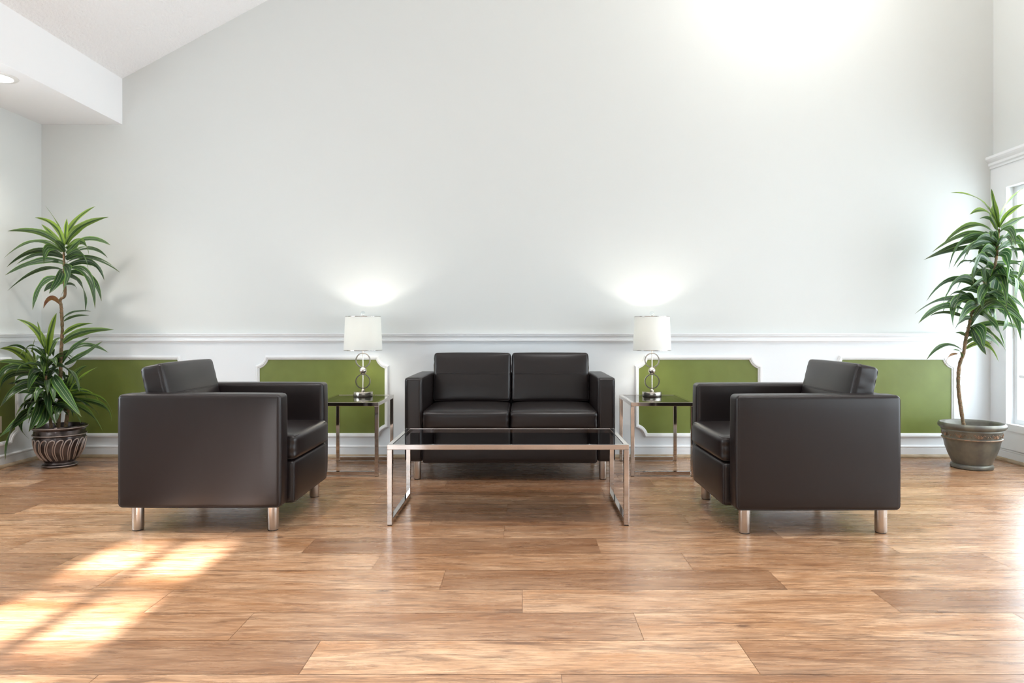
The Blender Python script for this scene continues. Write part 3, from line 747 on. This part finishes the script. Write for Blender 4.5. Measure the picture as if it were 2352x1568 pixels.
low = [(400,440,320,230,145,122,.034,.9,-.05),(400,440,350,290,320,140,.046,1,-.1),(400,440,425,240,485,70,.044,1,-.1),(545,255,650,185,795,158,.026,.7,0),
 (540,325,700,235,975,212,.042,.55,-.1),(545,110,640,60,780,55,.016,0,.05),(550,140,640,98,765,90,.016,.1,.05),(310,560,285,420,300,290,.036,.9,0),(320,560,245,450,220,360,.036,.8,-.04),
 (300,560,160,410,0,375,.044,.9,-.12),(310,520,190,370,40,368,.030,.3,0),(300,545,150,495,-40,490,.036,.6,-.1),(540,500,640,370,765,280,.046,.1,-.04),(550,515,720,430,880,312,.050,.3,-.12),
 (600,400,750,345,930,410,.030,.2,.1),(400,450,355,500,385,640,.056,.45,-.25),(450,520,600,570,680,745,.052,.2,-.26),(460,610,540,730,700,960,.056,.15,-.3),(420,740,395,860,485,1040,.060,.1,-.32),
 (350,800,320,900,245,1090,.062,.1,-.3),(360,820,380,960,300,1060,.05,.1,-.25),(340,560,270,610,240,745,.05,.2,-.26),(330,600,100,600,0,745,.044,.2,-.15),(300,540,80,540,-20,660,.042,.3,-.1),
 (330,690,170,700,0,880,.044,.15,-.12),(340,700,170,720,50,825,.036,.3,-.2),(350,900,140,1000,45,1335,.056,.1,-.3),(350,880,200,970,-10,1140,.05,.1,-.2),(340,880,170,1000,250,1150,.032,.05,-.1),
 (330,790,220,840,120,990,.034,.5,-.2),(480,800,680,820,850,945,.046,.05,-.18),(500,850,720,900,880,1080,.050,.55,-.25),(480,860,610,900,690,1015,.050,.15,-.3),(500,780,740,740,855,860,.024,.9,0),
 (520,820,850,850,955,1005,.034,.5,-.1),(520,800,820,780,970,950,.030,.8,-.05),(590,760,680,640,840,530,.040,1,-.04),(580,740,640,600,745,520,.036,.5,.04),(600,700,645,600,660,500,.026,.7,.06),
 (420,440,460,330,520,280,.026,.4,.08),(400,560,300,640,160,640,.036,.1,.1),(450,560,540,440,600,400,.034,.1,.1),(330,640,180,660,60,680,.03,.1,.1),(350,560,230,560,130,560,.03,.1,.1),
 (430,700,330,640,220,640,.034,.1,.05),(520,700,600,640,700,640,.03,.2,.05),(430,620,380,540,280,470,.036,.2,.1),(480,500,560,420,640,380,.04,.1,.1),
 (430,900,350,820,200,830,.036,.05,.05),(460,900,560,820,640,830,.036,.05,.05),(450,930,520,900,590,960,.04,.05,-.1),(400,930,330,900,260,960,.04,.05,-.1),(440,860,440,760,480,700,.04,.05,.05),
 (400,800,300,740,150,760,.04,.05,.0),(480,760,600,700,760,760,.036,.1,0),(420,820,540,770,640,850,.04,.05,-.1),(380,860,260,830,160,900,.04,.05,-.1),(530,760,450,650,380,560,.04,.1,.05)]
c0 = px(110, 880, LPY); c1 = px(150, 930, LPY)
ex = [(rel(c0, (0, 0, 0)), 11, .2, .3, 5, 45, .036, .15), (c1, 10, .2, .32, 0, 40, .036, .1), (px(118, 940, LPY), 8, .2, .28, 0, 30, .036, .05), (px(106, 838, LPY-.05), 10, .18, .27, 0, 50, .036, .3), (px(112, 905, LPY-.05), 9, .2, .28, -5, 30, .038, .1)]
o = crown('foliage', lp, low, 3.733, 0, 700, LPY, 22, LP, -.02, ex); o['label'] = 'bushy lower head of broad striped leaves'
o = crown('dried_leaf', lp, [(640,1200,540,1130,460,1235,.030,0,-.05)], 4.612, 0, 440, LPY, 5, LP); o.data.materials[0] = M['dry']; o['label'] = 'single yellow-brown dried leaf'

# --- right plant ---
RP = Vector((3.16, 4.90, 0)); RPY = 4.90
rp = thing('potted_dracaena', 'tall bare-stemmed dracaena in a bronze pot with a relief band, right corner', 'potted plant', RP)
prof = [(0, 0), (.146, 0), (.156, .006), (.158, .018), (.152, .030), (.142, .034), (.150, .050), (.176, .100), (.196, .150), (.206, .190), (.214, .206), (.220, .209), (.219, .216), (.214, .219),
        (.219, .262), (.226, .268), (.224, .276), (.236, .282), (.247, .292), (.249, .304), (.243, .315), (.232, .319), (.222, .314), (.216, .300), (.205, .26), (0, .26)]
pot = obj('pot', lathe(prof, 80), 'bronze', rp, True)
so_ = obj('soil', lathe([(0, .268), (.12, .265), (.2065, .262)], 40), 'soil', rp, True)
for o in (pot, so_): o.scale = (.84, .84, 1)
bm = bmesh.new(); NR = 10
def bs(a, z): r_ = .2165+(z-.219)/.043*.005; return (r_*math.cos(a), r_*math.sin(a), z)
for i in range(NR):
    c0_ = 2*PI*i/NR; s_ = 1/.218
    for k_ in range(-3, 4):       # palmette
        an = math.radians(k_*24); pts = [bs(c0_+math.sin(an)*d*s_, .226+math.cos(an)*d*.9) for d in (.004, .012, .022, .030 if abs(k_) < 2 else .026)]
        tube(bm, pts, [.0016, .0026, .003, .0012], 6)
    for sg in (-1, 1):            # scrolls
        pts = []
        for j in range(20):
            t = j/19; a = 4.4*t+.2; r_ = .013*(1-.72*t); pts.append(bs(c0_+sg*(.036+r_*math.cos(a)-.004)*s_, .240+r_*math.sin(a)))
        tube(bm, pts, .0019, 5)
        tube(bm, [bs(c0_+sg*(.052+.012*t)*s_, .228+.026*t-.012*t*t) for t in (0, .3, .6, 1)], [.001, .0028, .0026, .001], 5)
obj('relief_ornament', bm, 'copper', pot, 'all')['label'] = 'copper palmette and scroll relief'
bm = bmesh.new(); tube(bm, [(.2185*math.cos(2*PI*i/72), .2185*math.sin(2*PI*i/72), .2125) for i in range(72)], .0034, 6, True)
obj('band_bead', bm, 'copper', pot, 'all')
q = lambda x, y, d=0: px(x, y, RPY+d)
cane(rp, RP, [q(2215, 985), q(2206, 930), q(2201, 880), q(2204, 838), q(2213, 812), q(2219, 775), q(2226, 747), q(2234, 711), q(2249, 684), q(2262, 650), q(2281, 621), q(2289, 590), q(2292, 556), q(2295, 525)],
     [.0125, .0125, .012, .0115, .011, .011, .010, .010, .0095, .009, .009, .009, .008, .006], 6)
z3 = [(1120,420,960,170,675,92,.036,.9,-.05),(1130,420,1085,230,1060,55,.040,.8,-.1),(1135,410,1200,220,1370,45,.038,.9,0),(1140,430,1230,290,1380,195,.040,.9,-.1),(1150,430,1270,370,1400,310,.036,.6,-.05),
 (1115,470,1010,275,855,300,.042,.8,-.15),(1110,440,1075,320,1070,210,.030,1,.05),(1105,400,1030,335,950,340,.022,.2,.05),(1100,500,880,400,610,570,.038,.6,-.12),(1110,550,850,480,500,655,.034,.4,0),
 (1120,600,850,555,420,730,.032,.25,.05),(1100,640,800,620,430,725,.034,.1,.1),(1120,580,950,530,785,765,.050,.15,-.25),(1110,560,820,530,655,825,.040,.25,-.05),(1100,560,880,600,700,800,.040,.1,-.12),
 (1090,820,950,710,890,960,.054,.1,-.28),(1110,700,1000,640,870,960,.050,.1,-.2),(1080,800,1000,800,1015,965,.044,.1,-.2),(1130,480,1240,440,1290,595,.040,.2,-.2),(1140,580,1270,470,1420,460,.036,.2,0),
 (1130,620,1280,570,1400,590,.034,.1,-.08),(1120,700,1260,640,1400,640,.03,.1,.05),(1130,680,1230,700,1210,950,.060,.1,-.3),(1120,820,1270,890,1280,1090,.050,.1,-.25),(1110,780,1200,900,1210,1120,.048,.1,-.25),
 (1060,880,1180,920,1205,1190,.048,.1,-.22),(1060,900,1240,860,1400,880,.036,.1,-.05),(1080,900,1250,940,1390,1080,.044,.1,-.1),(1000,1040,710,910,445,1120,.032,.05,-.02),(960,1010,760,920,595,1175,.054,.2,-.2),
 (1060,880,950,940,830,1020,.034,.2,-.1),(1020,960,960,1040,940,1150,.046,.3,-.25),(920,1180,640,1100,335,1242,.036,.15,-.05),(880,1260,620,1170,370,1330,.044,.1,-.18),(870,1300,650,1230,480,1260,.024,.1,.08),
 (930,1120,720,1120,700,1370,.046,.1,-.12),(920,1160,830,1180,745,1335,.052,.3,-.28),(880,1280,790,1300,715,1390,.034,.1,-.1),(900,1110,780,1080,660,1120,.034,.05,.1),(860,1350,1100,1130,1290,1465,.040,.2,-.25),
 (860,1380,1140,1335,1380,1410,.042,.5,-.1),(880,1240,1150,1160,1400,1370,.048,.1,-.2),(940,1210,1100,1370,1190,1568,.058,.3,-.25),(880,1360,970,1400,990,1568,.052,.1,-.22),(950,1100,1200,1080,1400,1230,.042,.1,-.12),
 (1000,1000,1250,1180,1345,1510,.050,.3,-.2),(1000,1060,1180,1240,1170,1400,.046,.1,-.1),(1110,880,1100,1000,1070,1150,.066,.05,-.02),(1060,950,1090,1100,1150,1240,.066,.05,0),(1120,640,1000,640,970,760,.056,.05,.06),
 (1110,620,1040,560,1010,700,.060,.05,.05),(1300,500,1370,700,1300,930,.052,.55,-.05),(1130,850,1330,960,1380,1180,.046,.5,-.08),(960,1140,1050,1200,1060,1330,.056,.05,0),(1000,1050,1060,1160,1110,1340,.05,.05,.05),
 (900,1240,1000,1250,1080,1400,.046,.1,.03),(880,1200,870,1130,890,1070,.036,.1,.05),(830,1460,780,1425,720,1420,.018,.1,0),(845,1440,960,1400,1130,1540,.032,.2,-.05),(850,1400,960,1440,1060,1525,.030,.1,.08),
 (840,1510,950,1480,1060,1600,.022,.2,0),(1090,760,1200,760,1400,740,.036,.1,.04),(1080,860,1180,820,1330,850,.03,.1,.08),(960,1060,880,1010,760,1020,.036,.05,.1),(1040,900,960,850,860,880,.036,.05,.08),(1090,700,980,700,850,760,.034,.05,.1)]
o = crown('foliage', rp, z3, 4.127, 2020, 420, RPY, 31, RP, 0, [(px(2240, 700, RPY), 9, .22, .32, 0, 35, .042, .1), (px(2268, 640, RPY), 9, .22, .3, 0, 35, .042, .1), (px(2290, 570, RPY), 8, .2, .26, 5, 40, .038, .2)])
o['label'] = 'tall crown of dark striped leaves'
z4 = [(825,190,640,145,470,290,.026,.3,-.15),(825,270,800,205,735,190,.022,.1,-.1),(870,175,1050,130,1190,305,.034,.8,-.15),(850,190,920,140,1000,145,.014,.2,0),(870,130,960,80,1120,130,.022,.4,-.05),
 (900,50,1080,70,1205,170,.036,.1,-.05),(1000,-40,1150,60,1290,242,.052,.5,-.2),(930,-40,990,80,1068,238,.046,.1,-.2),(880,60,930,30,1000,25,.018,.2,0)]
o = crown('foliage', rp, z4, 4.355, 2020, 760, RPY, 32, RP); o['label'] = 'sparse drooping leaves low on the stem'
o = crown('dried_leaf', rp, [(780,230,700,255,660,345,.020,0,-.05)], 4.355, 2020, 760, RPY, 5, RP); o.data.materials[0] = M['dry']; o['label'] = 'small red-brown dried leaf'
